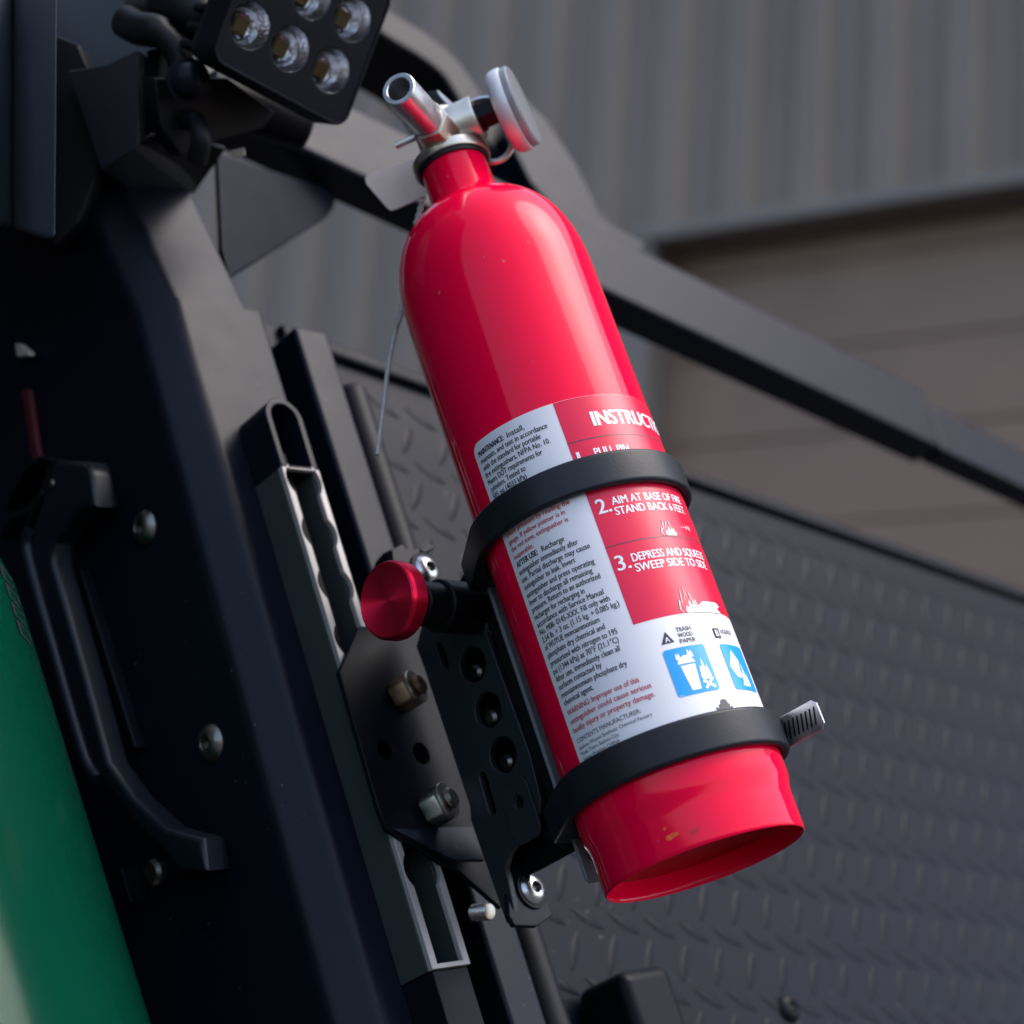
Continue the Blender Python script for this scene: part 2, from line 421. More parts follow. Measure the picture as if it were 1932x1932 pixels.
# the brace: a bent flat tube whose light face is towards nR, hollow dark side facing down
plate('brace', [[hq(x, y, -.158)[1:] for x, y in [(985, 180), (1034, 228), (1090, 311), (1134, 402), (1160, 424), (1225, 460), (1200, 490), (1080, 440), (1000, 340), (955, 250)]]], -.20, -.158, fq, 'coat', cage, .002)
bp = [(640, -20), (735, 44), (800, 84), (850, 125), (885, 175), (920, 235), (975, 300), (1040, 362)]
def bent_bar(name, pts, q0, q1, hw, m, parent):
    c = smoothpath([Vector((*hq(x, y, q0)[1:], 0)) for x, y in pts], 5)
    l, r_ = [], []
    for i, p in enumerate(c):
        d = (c[min(i+1, len(c)-1)]-c[max(i-1, 0)]).normalized(); n = Vector((-d.y, d.x, 0))
        l.append(tuple((p+n*hw)[:2])); r_.append(tuple((p-n*hw)[:2]))
    return plate(name, [l+r_[::-1]], q1, q0, fq, m, parent, .003)
bent_bar('curved_brace', bp, -.17, -.215, .0135, 'deep', cage)
# gusset plate between pillar and cross tube
gpl = [Q(*hq(x, y, q_)) for x, y, q_ in [(412, 290, -.1455), (636, 360, -.172), (630, 392, -.1715), (617, 408, -.170), (434, 523, -.1455), (420, 470, -.1455)]]
prism_obj('gusset', gpl, -NR*.004, 'tread', cage, .0006)

# ------------------------------------------------------------------ tread plate
QD = -.172
tp = thing('tread_plate_panel', 'black painted diamond tread plate panel filling the lower right behind the extinguisher', 'tread plate', Q(QD, -.3, .0))
ta, tb = hq(610, 648, QD), hq(1932, 1118, QD)
sl = (tb[2]-ta[2])/(tb[1]-ta[1])
def ztop(s): return ta[2]+(s-ta[1])*sl
zb0 = -.22
plate('sheet', [[(-.03, ztop(-.03)), (-.03, zb0), (-1.2, zb0), (-1.2, ztop(-1.2))]], QD-.004, QD, fq, 'tread', tp, .0005)
A = Q(QD+.0045, -.045, ztop(-.045)); B = Q(QD+.0045, -1.2, ztop(-1.2))
pts = [A, A-LA*.0095, A-LA*.0095-NR*.016, A-NR*.016]
prism_obj('top_lip', pts, B-A, 'coat2', tp, .0025, seg=3)
# raised lozenges: one shared mesh, a child each; alternate ones turned a quarter
dd = Vector((-1, -sl)).normalized()           # plate's own long direction in (s,z)
def loz_mesh():
    bm = bmesh.new(); n = 14; Lh, Wh, Hh = .0112, .0022, .00042
    base, mid = [], []
    for i in range(n):
        t = 2*math.pi*i/n
        x = math.cos(t); y = math.sin(t)*(1-.55*abs(math.cos(t))**2.2)
        base.append(bm.verts.new((Lh*x, Wh*y*1.3, 0))); mid.append(bm.verts.new((Lh*.9*x, Wh*y*.62, Hh)))
    for i in range(n): bm.faces.new((base[i], base[(i+1) % n], mid[(i+1) % n], mid[i]))
    bm.faces.new(mid)
    me = bm2me(bm); me.materials.append(M['tread'])
    for p in me.polygons: p.use_smooth = True
    me.set_sharp_from_angle(angle=rad(70)); return me
loz = loz_mesh()
spots = []
PX, PZ = .0250, .0335
lx = Vector((-1, 0)); 
for i in range(-2, 34):
    for j in range(-18, 16):
        for k in (0, 1):
            u = (i+.5*k)*PX; v = (j+.5*k)*PZ
            s_ = -.045 + dd.x*u - dd.y*v*-1; z_ = .20 + dd.y*u + abs(dd.x)*v
            if s_ > -.04 or z_ > ztop(s_)-.018 or z_ < -.19: continue
            p = Q(QD, s_, z_); v3 = p-CAM; dpt = v3.dot(CF)
            x = 966+FPX*v3.dot(CX)/dpt; y = 966-FPX*v3.dot(CY)/dpt
            if not (560 < x < 1990 and 560 < y < 1990): continue
            spots.append((dpt, s_, z_, k))
spots.sort()
e_s, e_z = -NL, LA
N3 = NR
def loz_matrix(s_, z_, k):
    a = rad(45 if k == 0 else -45) + math.atan2(dd.y, -dd.x)*-1
    d1 = (e_s*math.cos(a)+e_z*math.sin(a)).normalized(); d2 = N3.cross(d1)
    m = Matrix((d1, d2, N3)).transposed().to_4x4(); m.translation = Q(QD+.0001, s_, z_); return m
rest = bmesh.new()
for i, (dpt, s_, z_, k) in enumerate(spots):
    m = loz_matrix(s_, z_, k)
    if i < 300:
        o = bpy.data.objects.new('tread_bump', loz); col.objects.link(o); o.parent = tp
        m.translation = m.translation - tp.location; o.matrix_local = m
    else:
        t = bmesh.new(); t.from_mesh(loz); t.transform(m)
        tm = bpy.data.meshes.new('t'); t.to_mesh(tm); t.free(); rest.from_mesh(tm); bpy.data.meshes.remove(tm)
if len(rest.verts):
    o = link('far_tread_bumps', bm2me(rest, recalc=False), 'tread', tp, smooth=50); o['kind'] = 'stuff'
else: rest.free()
q_, s_, z_ = hq(1487, 1903, QD); socket_screw('bolt', Q(QD, s_, z_), NR, .0075, tp, 'coat2')
# box on the plate at the bottom
q0, s0, z0 = hq(1165, 1832, -.14)
lb = thing('latch_box', 'black rounded latch box at the bottom edge in front of the tread plate', 'latch box', Q(-.15, s0-.02, z0-.06))
qbox('body', (QD+.002, -.138), (s0-.034, s0), (z0-.09, z0), 'coat2', lb, .006, 4)

# ================================================================== ACCESSORY TRACK
S0, S1, ZT = .0345, .0135, .2640
tr = thing('accessory_track', 'pale metal track with scalloped keyhole slot set along the black pillar', 'track', Q(-.125, .024, 0))
sm = (S0+S1)/2; hw = (S0-S1)/2
def slotpoly(z0, z1, w, lobes=(), lr=.0064, round_top=True):
    right, left = [], []
    z = z1
    if round_top:
        arc = [(sm+w*math.cos(rad(t)), z1-w+w*math.sin(rad(t))) for t in range(0, 181, 15)]
    else: arc = [(sm+w, z1), (sm-w, z1)]
    sideR, sideL = [], []
    for zl in sorted(lobes, reverse=True):
        a = math.asin(min(1, w/lr))
        n = 9
        for k in range(n+1):
            t = math.pi/2 - a - (math.pi-2*a)*k/n
            sideL.append((sm-lr*math.cos(t), zl+lr*math.sin(t)))
            sideR.append((sm+lr*math.cos(t), zl+lr*math.sin(t)))
    return arc + sideL + [(sm-w, z0), (sm+w, z0)] + sideR[::-1]
ZM = .2285
def cap_outline(): return [(sm+hw*math.cos(rad(t)), ZT-hw+hw*math.sin(rad(t))) for t in range(0, 181, 12)]
top = cap_outline() + [(S1, ZM+.0002), (S0, ZM+.0002)]
plate('end_housing', [top, slotpoly(ZM+.0002, ZT-.0030, .0072)[:-2] + [(sm-.0072, ZM+.0012), (sm+.0072, ZM+.0012)]], QP+.0002, -.1155, fq, 'coat', tr, .0006)
lob = [.2225-.0254*k for k in range(9)]
lob = [z for z in lob if z > .02]
met = [(S0, ZM), (S1, ZM), (S1, .0045), (S0, .0045)]
inner_slot = slotpoly(.0065, ZM-.0008, .0070, lob, .0096, False)
plate('track_face', [met, inner_slot], -.1180, -.1153, fq, 'track', tr, .0003)
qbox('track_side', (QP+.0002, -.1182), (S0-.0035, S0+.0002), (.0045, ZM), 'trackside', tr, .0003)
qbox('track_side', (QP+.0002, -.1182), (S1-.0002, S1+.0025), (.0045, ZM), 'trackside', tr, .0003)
qbox('slot_floor', (QP+.0002, -.1335), (S1+.003, S0-.004), (.006, ZM+.02), 'deep', tr, 0)
qbox('lower_rail', (QP+.0002, -.1165), (S1+.001, S0-.0005), (-.12, .0042), 'coat2', tr, .0008)
qbox('slide_bar', (-.1330, -.1235), (sm-.0018, sm+.0008), (.0, ZM+.012), 'deep', tr, .0003)

# ================================================================== MOUNT
mt = thing('extinguisher_mount', 'black quick-release bracket with round holes joining the extinguisher to the pillar track', 'bracket', Q(-.10, .01, .05))
zf = zo(900, 1500, 2.415); zg = zo(900, 2100, 2.3588); zh = zo(950, 1480, 3.864); zi = zo(1300, 2100, 4.293)
QW = -.1125
def wq(pts): return [hq(*p, QW)[1:] for p in pts]
web = wq([zf(300, 690), zf(165, 1000), zf(430, 1932), zg(480, 620), zg(900, 880), zg(960, 900), zg(1250, 1150), zg(1280, 800)])
web += [(web[-1][0]-.012, web[-1][1]+.02), (-.022, .11), (-.018, web[0][1]+.004)]
h1 = hq(*zf(485, 1545), QW)[1:]; h2 = hq(*zf(728, 1565), QW)[1:]
plate('web_plate', [web, circ(h1, .0043, 20, .0046), circ(h2, .0043, 20, .0048)], QW-.0028, QW, fq, 'coat2', mt, .0005)
bl_ = [(zg(515, 618), .0004), (zg(1062, 600), .0004), (zg(1140, 832), .0085), (zg(950, 832), .0085), (zg(880, 800), .0068)]
prism_obj('bent_lip', [Q(*hq(*p, QW+dq)) for p, dq in bl_], -NR*.0022, 'coat', mt, .0005)
# side plate with holes, standing in front
SP = .004
def ws(pts): return [hs(*p, SP)[::2] for p in pts]
side = ws([zf(690, 830), zf(740, 965), zf(1060, 1932), zg(1040, 560), zg(1140, 850), zg(1280, 1250), zg(1330, 1270)]) \
     + ws([zg(1330, 1150), zg(1275, 880), zg(1300, 790), zg(1470, 580), zg(1510, 500), zg(1510, 410), zf(1470, 1560), zf(1130, 620), zf(1000, 520), zf(760, 560)])
def wc(p, r, n=22): c = hs(*p, SP); return circ((c[0], c[2]), r, n)
holes = [wc(zf(1080, 955), .0073), wc(zf(1185, 1265), .0073), wc(zf(1288, 1575), .0073), wc(zi(785, 810), .0026, 16)]
def slot(p0, p1, hw_):
    a = Vector(hs(*p0, SP)[::2]); b = Vector(hs(*p1, SP)[::2]); d = (b-a).normalized(); n = Vector((-d.y, d.x))
    a0 = math.atan2(n.y, n.x)
    o = [tuple(a+hw_*Vector((math.cos(a0+t), math.sin(a0+t)))) for t in [math.pi*k/8 for k in range(9)]]
    o += [tuple(b+hw_*Vector((math.cos(a0+t), math.sin(a0+t)))) for t in [math.pi+math.pi*k/8 for k in range(9)]]
    return o
holes += [slot(zf(850, 830), zf(890, 950), .0017), slot(zi(325, 490), zi(445, 900), .0019)]
plate('side_plate', [side]+holes, SP-.003, SP, fs, 'side', mt, .0005)
# raised pad round the small screw hole
pc = hs(*zi(785, 830), SP); 
plate('pad', [rrect(pc[0]-.0085, pc[0]+.0075, pc[2]-.015, pc[2]+.0095, .004), circ((pc[0], pc[2]+.001), .0028, 16)], SP+.0002, SP+.0009, fs, 'side', mt, .0003)
p0 = Q(pc[0]+.0006, SP-.006, pc[2]+.0006); socket_screw('pad_screw', p0, NL, .0026, mt, 'steel')
# dark inner channel behind the holes, its bolts seen through them
qi = hs(*zf(1450, 1560), SP)[0]
qbox('inner_channel', (-.1005, qi-.001), (-.0090, -.0075), (.030, .152), 'coat2', mt, .0006)
qbox('inner_web', (qi-.004, qi-.0015), (-.0073, SP-.0032), (.035, .125), 'coat2', mt, .0006)
for p in (zf(1105, 1010), zf(1210, 1320), zf(1315, 1630)):
    c = hs(*p, -.004); lathe_obj('inner_pin', cyl_prof(.0034, -.0076, -.0025, .0012), Q(c[0], 0, c[2]), NL, 'dsteel', mt, n=20)
# bent tabs at both ends with button screws
def tab(pts, q, scr, r):
    plate('tab', [[hq(*p, q)[1:] for p in pts]], q-.0028, q, fq, 'coat', mt, .0006)
    c = hq(*scr, q)
    lathe_obj('washer', [(r*.9, .0), (r*1.28, 0), (r*1.28, .0009), (r*.9, .0009)], Q(q+.0001, c[1], c[2]), NR, 'coat2', mt, n=30, closed=True)
    socket_screw('button_screw', Q(q+.0008, c[1], c[2]), NR, r, mt, 'steel')
qb = hs(*zg(1275, 1000), SP)[0]
tab([zg(1280, 880), zg(1300, 800), zg(1400, 830), zg(1480, 690), zg(1560, 700), zg(1490, 810), zg(1500, 900), zg(1530, 1000), zg(1560, 1120), zg(1600, 1195), zg(1490, 1275), zg(1340, 1270), zg(1300, 1200)], qb, zg(1447, 1030), .0063)
qt = hs(*zh(800, 400), SP)[0]
tab([zh(640, 330), zh(770, 270), zh(800, 320), zh(840, 345), zh(950, 320), zh(960, 380), zh(1060, 420), zh(1150, 620), zh(1120, 740), zh(960, 740), zh(700, 700)], qt, zh(1015, 560), .0063)
plate('tab_ear', [[hq(*p, qt)[1:] for p in [zh(960, 330), zh(1050, 262), zh(1120, 315), zh(1010, 372)]]], qt-.006, qt, fq, 'deep', mt, .0004)
plate('cam_lobe', [[hs(*p, -.006)[::2] for p in [zh(420, 560), zh(460, 460), zh(540, 370), zh(640, 325), zh(760, 330), zh(840, 540), zh(700, 640)]]], -.014, -.006, fs, 'deep', mt, .001)
tq = hq(*zg(1115, 1180), QW-.006)
lathe_obj('stud', [(0, -.004), (.0036, -.004)] + [(.0036-.0005*(k % 2), -.004+.0008*k) for k in range(12)] + [(0, .0052)], Q(*tq), (NR-LA*.3).normalized(), 'zinc', mt, n=18)
# hex bolts between web and side plate
for p, m_, r in ((zf(650, 1150), 'brass', .0078), (zg(845, 470), 'zinc', .0080)):
    c = hq(*p, QW+.005); ax = (NR*.92-NL*.30+LA*.10).normalized(); b = Q(QW+.0005, c[1]+.003, c[2])
    hexbolt('hex_bolt', b, ax, r, .0082, mt, m_)
    lathe_obj('washer', cyl_prof(r*.98, .0084, .0100), b, ax, 'zinc', mt, n=30)
    lathe_obj('stud_end', cyl_prof(r*.58, .0100, .0128, .001), b, ax, m_, mt, n=24)
# release pin: barrel and red knob, along nL
kc = hs(*zh(572, 955), .052); kz, kq = kc[2], kc[0]
ko = Q(kq, 0, kz)
ka = (NL*.985 + NR*.02 + LA*.04).normalized()
lathe_obj('pin_barrel', [(0, .0042), (.0108, .0042), (.0108, .0235), (.0103, .0242), (.0092, .0244), (.0090, .0350), (.0084, .0356), (0, .0356)], ko, ka, 'deep', mt, n=40)
knob = lathe_obj('knob', [(0, .0345), (.0066, .0345), (.0068, .0390), (.0096, .0414), (.0143, .0426), (.0155, .0440), (.0158, .0454), (.0158, .0500), (.0151, .0514), (.0143, .0517), (.0139, .0515), (0, .0506)], ko, ka, 'knob', mt, n=72, smooth=25)
turned(M['knob'], ko+ka*.051, ka)
# arm reaching to the upper clamp, back plate along the cylinder, lower lug
BQ = -.0465
plate('back_plate', [rrect(-.016, .0105, .012, .1420, .002)], BQ-.0018, BQ, fq, 'greyplate', mt, .0004)
plate('back_pad', [rrect(-.014, .0068, .02, .136, .002)], BQ+.0002, BQ+.0042, fq, 'rubber', mt, .0004)
qbox('spacer', (qi+.002, BQ-.0022), (-.024, .0035), (.034, .132), 'deep', mt, .001)
plate('clamp_arm', [[hs(*p, .0)[::2] for p in [zh(1290, 850), zh(1500, 480), zh(1560, 475), zh(1740, 940), zh(1600, 1050), zh(1350, 980)]]], -.003, .0, fs, 'coat2', mt, .0005)
plate('mount_rib', [[hs(*p, -.006)[::2] for p in [zh(1150, 1000), zh(1700, 930), zf(1330, 830), zf(1620, 1760), zi(1190, 700), zi(1200, 1060), zi(1010, 1230), zi(830, 1000), zf(1350, 1500), zf(1000, 700)]]], -.009, -.006, fs, 'deep', mt, .0005)
plate('clamp_lug', [[hs(*p, .002)[::2] for p in [zi(1000, 1190), zi(1230, 860), zi(1270, 1000), zi(1400, 1280), zi(1430, 1390), zi(1360, 1400)]]], -.001, .002, fs, 'coat2', mt, .0005)
plate('lug_block', [[hs(*p, .004)[::2] for p in [zi(1280, 1000), zi(1510, 960), zi(1520, 1050), zi(1700, 1560), zi(1620, 1560), zi(1480, 1420), zi(1400, 1300)]]], -.008, .004, fs, 'deep', mt, .0006)
plate('lug_window', [[hs(*p, .0045)[::2] for p in [zi(1350, 1070), zi(1440, 1050), zi(1535, 1330), zi(1430, 1330)]]], .0042, .0046, fs, 'coat', mt, 0)

# ================================================================== BAND CLAMPS
RB = .0402
def band(name, z0, z1, label):
    t = thing(name, label, 'clamp', L(0, 0, z0), 'clamp bands round the extinguisher')
    ro = RB+.0040
    blk = []
    for q_, s_ in ((-.0520, .0165), (-.0520, -.018)):
        blk.append((q_*.8-s_*.6, q_*.6+s_*.8))
    pts = circ((0, 0), ro, 96) + blk + [(blk[0][0]*.9+.1*blk[1][0], blk[0][1]*.9+.1*blk[1][1])]
    pts = sorted(set(pts))
    def half(p):
        h = []
        for a in p:
            while len(h) > 1 and (h[-1][0]-h[-2][0])*(a[1]-h[-2][1])-(h[-1][1]-h[-2][1])*(a[0]-h[-2][0]) <= 0: h.pop()
            h.append(a)
        return h[:-1]
    hull = half(pts)+half(pts[::-1])
    ir = circ((0, 0), RB+.0003, 96)
    plate('band', [hull, ir], z0, z1, lambda x, y, z: L(x, y, z), 'rubber', t, .0016, smooth=40)
    return t
band('band_clamp', .1365, .1503, 'black rubber-sleeved clamp band across the upper part of the label')
b2 = band('band_clamp', .0293, .0437, 'black rubber-sleeved clamp band round the foot, with steel tail sticking out right')
# steel tail of the worm-drive strip
dv = (LR*.80+LC*.60).normalized(); st = L(.0405, -.0035, .0365)
ft = lambda u, v, w_: st + dv*u + LA*v + dv.cross(LA)*(-w_)
tail = plate('steel_tail', [[(-.004, .0058), (.0205, .0058), (.0225, .0040), (.0225, -.0040), (.0205, -.0058), (-.004, -.0058)]], -.0004, .0004, ft, 'steel', b2, .00015, smooth=20)
for k in range(9):
    u = .0035+k*.00205
    plate('slot', [[(u+.0005, .0032), (u+.0013, .0032), (u-.0005, -.0034), (u-.0013, -.0034)]], -.00046, .00046, ft, 'deep', tail, 0, smooth=0)

# ================================================================== FIRE EXTINGUISHER
fe = thing('fire_extinguisher', 'red fire extinguisher with white and red instruction label, clamped to the bracket', 'fire extinguisher', L(0, 0, 0))
R = .0402
prof = [(0, .0135), (.012, .0132), (.025, .0112), (.0345, .0085), (.0368, .0078)]
body = [(.0372, .0076), (.0374, .0015), (.0376, .0003), (.0380, 0), (.0384, .0003), (.0386, .0015), (.0387, .014), (.0390, .0172), (.0398, .0195), (.0401, .0215), (R, .0235), (R, .10), (R, .19)]
z0, Hd, ne = .2425, .0505, 2.55
for k in range(0, 30):
    t = math.pi/2*k/29
    r_ = R*math.cos(t)**(2/ne); zz_ = z0+Hd*math.sin(t)**(2/ne)
    if r_ < .0162: break
    body.append((r_, zz_))
body += [(.0152, z0+Hd-.0010), (.0146, z0+Hd+.0005), (.0143, z0+Hd+.003), (.0142, .3125), (0, .3125)]
lathe_obj('cylinder', body, L(0, 0, 0), LA, 'red', fe, n=256, smooth=60)
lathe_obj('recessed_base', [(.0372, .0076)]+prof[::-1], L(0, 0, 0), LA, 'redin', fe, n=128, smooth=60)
lathe_obj('neck_seal', [(.0140, .3112), (.0152, .3113), (.0156, .3120), (.0156, .3130), (.0140, .3130)], L(0, 0, 0), LA, 'rubber', fe, n=64, closed=True)
# label: flat artwork wrapped on the cylinder; u = arc mm, v = height mm
def wrap(bm, lift):
    us = [v.co.x for v in bm.verts]
    if not us: return bm
    u = math.floor(min(us))+.0
    while u < max(us):
        bmesh.ops.bisect_plane(bm, geom=bm.verts[:]+bm.edges[:]+bm.faces[:], plane_co=(u, 0, 0), plane_no=(1, 0, 0)); u += 1.6
    for v in bm.verts:
        th = v.co.x/40.; rr = R+lift
        v.co = L(rr*math.sin(th), rr*math.cos(th), v.co.y/1000.)
    return bm
def art(name, polys, lift, m, parent):
    bm = bmesh.new()
    for pl in polys:
        vs_ = [bm.verts.new((x, y, 0)) for x, y in pl]; f = bm.faces.new(vs_)
        bmesh.ops.triangulate(bm, faces=[f])
    wrap(bm, lift)
    return link(name, bm2me(bm, recalc=False), m, parent, smooth=80)
lab_poly = rrect(-33.6, 78, 38, 176, 4.0)
label = art('label', [lab_poly], .00010, 'white', fe)
art('red_field', [[(4.9, 82.8), (78, 82.8), (78, 175.9), (4.9, 175.9)]], .00018, 'lred', label)
art('rule_line', [[(4.9, 157.9), (78, 157.9), (78, 158.4), (4.9, 158.4)]], .00024, 'line', label)
art('rule_line', [[(4.9, 113.9), (78, 113.9), (78, 114.4), (4.9, 114.4)]], .00024, 'line', label)
def textmesh(txt, x, y, cap, width=None, bold=0., cond=.80):
    cu = bpy.data.curves.new('t', 'FONT'); cu.body = txt; cu.size = 1.0; cu.resolution_u = 3
    cu.fill_mode = 'FRONT'
    o = bpy.data.objects.new('t', cu); col.objects.link(o)
    dg = bpy.context.evaluated_depsgraph_get(); dg.update()
    me = bpy.data.meshes.new_from_object(o.evaluated_get(dg))
    bpy.data.objects.remove(o); bpy.data.curves.remove(cu)
    if not me.vertices: return me
    xs = [v.co.x for v in me.vertices]
    sy = cap/.70
    sx = (width/(max(xs)-min(xs))) if width else sy*cond
    for v in me.vertices: v.co = (x+(v.co.x-min(xs))*sx, y+v.co.y*sy, 0)
    return me
def textgroup(name, lines, m, lift=.00028):
    bm = bmesh.new()
    for ln in lines:
        kw = ln[4]; nst = 1 + (kw['bold'] > .0) + (kw['bold'] > .02)      # heavier print: struck again slightly to the right
        me = textmesh(*ln[:4], **kw)
        for k in range(nst):
            t = bmesh.new(); t.from_mesh(me)
            for v in t.verts: v.co.x += k*(.055*ln[3] if ln[3] > 5 else (.05*ln[3] if ln[3] < 2.5 else .065*ln[3]))
            wrap(t, lift+.00002*k); tm = bpy.data.meshes.new('t'); t.to_mesh(tm); t.free(); bm.from_mesh(tm); bpy.data.meshes.remove(tm)
        bpy.data.meshes.remove(me)
    return link(name, bm2me(bm, recalc=False), m, label, smooth=0)
X = -31.2; cp_ = 2.25
def col_lines(rows): 
    out = []
    for z, t, wd in rows: out.append((t, X, z, cp_, dict(width=wd, bold=.03 if t.isupper() else .01)))
    return out
blk = col_lines([(170.2, 'MAINTENANCE:', 13.6), (167.1, 'maintain, and test in accordance', 31.2), (164.0, 'with the standard for portable', 27.6),
  (160.9, 'fire extinguishers, NFPA No. 10.', 30.3), (157.8, 'Meets DOT requirements for', 26.2), (154.7, 'cylinders. Tested to', 18.0), (151.6, '585 psi (4033 kPa)', 17.4),
  (122.4, 'AFTER USE:', 11.4), (119.2, 'extinguisher immediately after', 27.4), (116.1, 'use. Partial discharge may cause', 31.0), (113.0, 'extinguisher to leak. Invert', 24.2),
  (109.8, 'extinguisher and press operating', 30.6), (106.7, 'lever to discharge all remaining', 28.8), (103.7, 'pressure. Return to an authorized', 30.8), (100.6, 'recharger for recharging in', 23.6),
  (97.5, 'accordance with Service Manual', 30.0), (94.4, 'No. M08- 0145-XXX. Fill only with', 31.2), (91.3, '2.54 lb. + 3 oz. (1.15 kg. + 0.085 kg.)', 33.8), (88.2, 'of WUYUE monoammonium', 25.2),
  (85.0, 'phosphate dry chemical and', 26.2), (81.7, 'pressurized with nitrogen to 195', 29.8), (78.5, 'psi (1344 kPa) at 70\u00b0F (21.1\u00b0C)', 29.2), (75.3, 'After use, immediately clean all', 28.6),
  (72.2, 'surfaces contacted by', 20.4), (69.1, 'monoammonium phosphate dry', 29.2), (66.0, 'chemical agent.', 14.6)])
blk += [('Install,', -15.8, 170.2, cp_, dict(width=7.4, bold=.01)), ('Recharge', -17.8, 122.4, cp_, dict(width=9.6, bold=.01)),
  ('CONTENTS MANUFACTURER:', X, 51.2, 1.7, dict(width=28.2, bold=0)), ('Suzhou Wuyue Synthetic Chemical Factory', X, 48.7, 1.35, dict(width=31.6, bold=0)),
  ('Mudu Town, Suzhou City,', X, 46.5, 1.35, dict(width=18.2, bold=0)), ('Jiangsu Province CHINA', X, 44.3, 1.35, dict(width=17.6, bold=0)), ('Made in China', X, 42.2, 1.35, dict(width=10, bold=0)),
  ('TRASH', 19.3, 76.1, 1.75, dict(width=6.2, bold=.012)), ('WOOD', 19.3, 73.8, 1.75, dict(width=6.2, bold=.012)), ('PAPER', 19.3, 71.5, 1.75, dict(width=6.6, bold=.012)),
  ('LIQUIDS', 40.6, 74.3, 1.75, dict(width=8.0, bold=.012))]
textgroup('black_print', blk, 'ink')
redl = [('check pressure by reading the', X, 135.2, 1.95, dict(width=29.5, bold=.014)), ('gauge. If yellow pointer is in', X, 132.1, 1.95, dict(width=26.6, bold=.014)),
  ('the red zone, extinguisher is', X, 129.0, 1.95, dict(width=26.8, bold=.014)), ('inoperable.', X, 125.8, 1.95, dict(width=10.6, bold=.014)),
  ('WARNING: Improper use of this', X, 62.0, 2.1, dict(width=31.2, bold=.016)), ('extinguisher could cause serious', X, 58.6, 2.1, dict(width=34.6, bold=.016)),
  ('bodily injury or property damage.', X, 55.2, 2.1, dict(width=34.8, bold=.016))]
textgroup('red_print', redl[:4], 'rink'); textgroup('warning_print', redl[4:], 'rink')
wl = [('INSTRUCTIONS', 17.0, 162.8, 6.3, dict(width=51, bold=.035)),
  ('1.', 6.6, 148.0, 6.0, dict(width=4.4, bold=.012)), ('PULL PIN.', 13.4, 150.6, 3.2, dict(width=15.6, bold=.01)), ('HOLD UNIT UPRIGHT.', 13.4, 146.4, 3.2, dict(width=36, bold=.01)),
  ('2.', 6.9, 127.4, 6.0, dict(width=5.0, bold=.012)), ('AIM AT BASE OF FIRE', 13.0, 129.7, 3.25, dict(width=36.0, bold=.01)), ('STAND BACK 6 FEET.', 13.0, 125.4, 3.25, dict(width=36.5, bold=.01)),
  ('3.', 6.5, 104.0, 6.0, dict(width=5.0, bold=.012)), ('DEPRESS AND SQUEEZE', 12.8, 106.1, 3.25, dict(width=38.0, bold=.01)), ('SWEEP SIDE TO SIDE', 12.8, 101.9, 3.25, dict(width=37.0, bold=.01)),
  ('\u2014 6 ft', 40.5, 118, 1.8, dict(width=7, bold=.01))]
textgroup('white_print', wl, 'wink')
def flame(cx, zb, w_, h_, jag=5, seed=1):
    rnd = random.Random(seed); up_ = []
    for k in range(jag*2+1):
        t = k/(jag*2); env = math.sin(math.pi*(.10+.80*t))
        hh = h_*env*(1.0 if k % 2 else .52)*(.85+.25*rnd.random())
        up_.append((cx-w_/2+w_*t, zb+hh))
    return [(cx-w_/2*.8, zb)]+up_+[(cx+w_/2*.8, zb)]
def scale_poly(pl, c, f): return [(c[0]+(x-c[0])*f, c[1]+(y-c[1])*f) for x, y in pl]
f1 = flame(32.4, 114.5, 8.0, 7.6, 5, 3); f2 = flame(28.6, 82.9, 9.6, 10.2, 5, 5)
for fl_, c_, k1, k2 in ((f1, (32.4, 114.5), .93, .84), (f2, (28.6, 82.9), .94, .86)):
    art('flame_outline', [fl_], .00030, 'ink', label)
    art('flame_edge', [scale_poly(fl_, c_, k1)], .00034, 'wink', label)
    art('flame_fill', [scale_poly(fl_, c_, k2)], .00038, 'lred', label)
art('flame_core', [flame(33.6, 114.5, 5.6, 3.8, 4, 8)], .00042, 'wink', label)
art('flame_core', [flame(30.2, 82.7, 7.4, 5.2, 4, 9)], .00042, 'wink', label)
art('spark_shape', [[(31, 82.6), (31, 84.0), (36, 87), (45, 87), (46.5, 85.6), (44, 84.4), (46, 82.6)]], .00044, 'wink', label)
art('class_mark', [[(12.2, 72.6), (17.2, 72.6), (14.9, 77.1)]], .00028, 'ink', label)
art('class_mark', [rrect(36.0, 39.6, 72.1, 76.2, .2, 2)], .00028, 'ink', label)
textgroup('class_letter', [('A', 13.75, 73.0, 2.0, dict(width=1.9, bold=.02)), ('B', 36.9, 73.0, 2.4, dict(width=1.8, bold=.02))], 'wink', .00034)
art('blue_square', [rrect(11.4, 28.6, 52, 70.2, 1.2)], .00028, 'blue', label); art('blue_square', [rrect(36.6, 53.8, 51.6, 69.8, 1.2)], .00028, 'blue', label)
can = [(16.0, 63.2), (21.9, 63.2), (20.9, 53.4), (17.2, 53.4)]
lid = [(15.2, 63.8), (22.4, 63.8), (21.6, 65.4), (20.4, 66.6), (18.6, 67.0), (16.8, 66.2), (15.6, 65.0)]
logs = [[(22.4, 55.8), (23.0, 56.8), (27.4, 53.8), (26.8, 52.9)], [(22.6, 53.6), (23.2, 52.9), (27.4, 56.6), (26.8, 57.3)]]
art('pictogram', [can, lid, flame(16.2, 65.6, 2.0, 3.6, 2, 4), flame(21.2, 65.8, 2.6, 3.8, 2, 6), flame(24.8, 56.6, 4.4, 8.6, 3, 11)] + logs, .00034, 'wink', label)
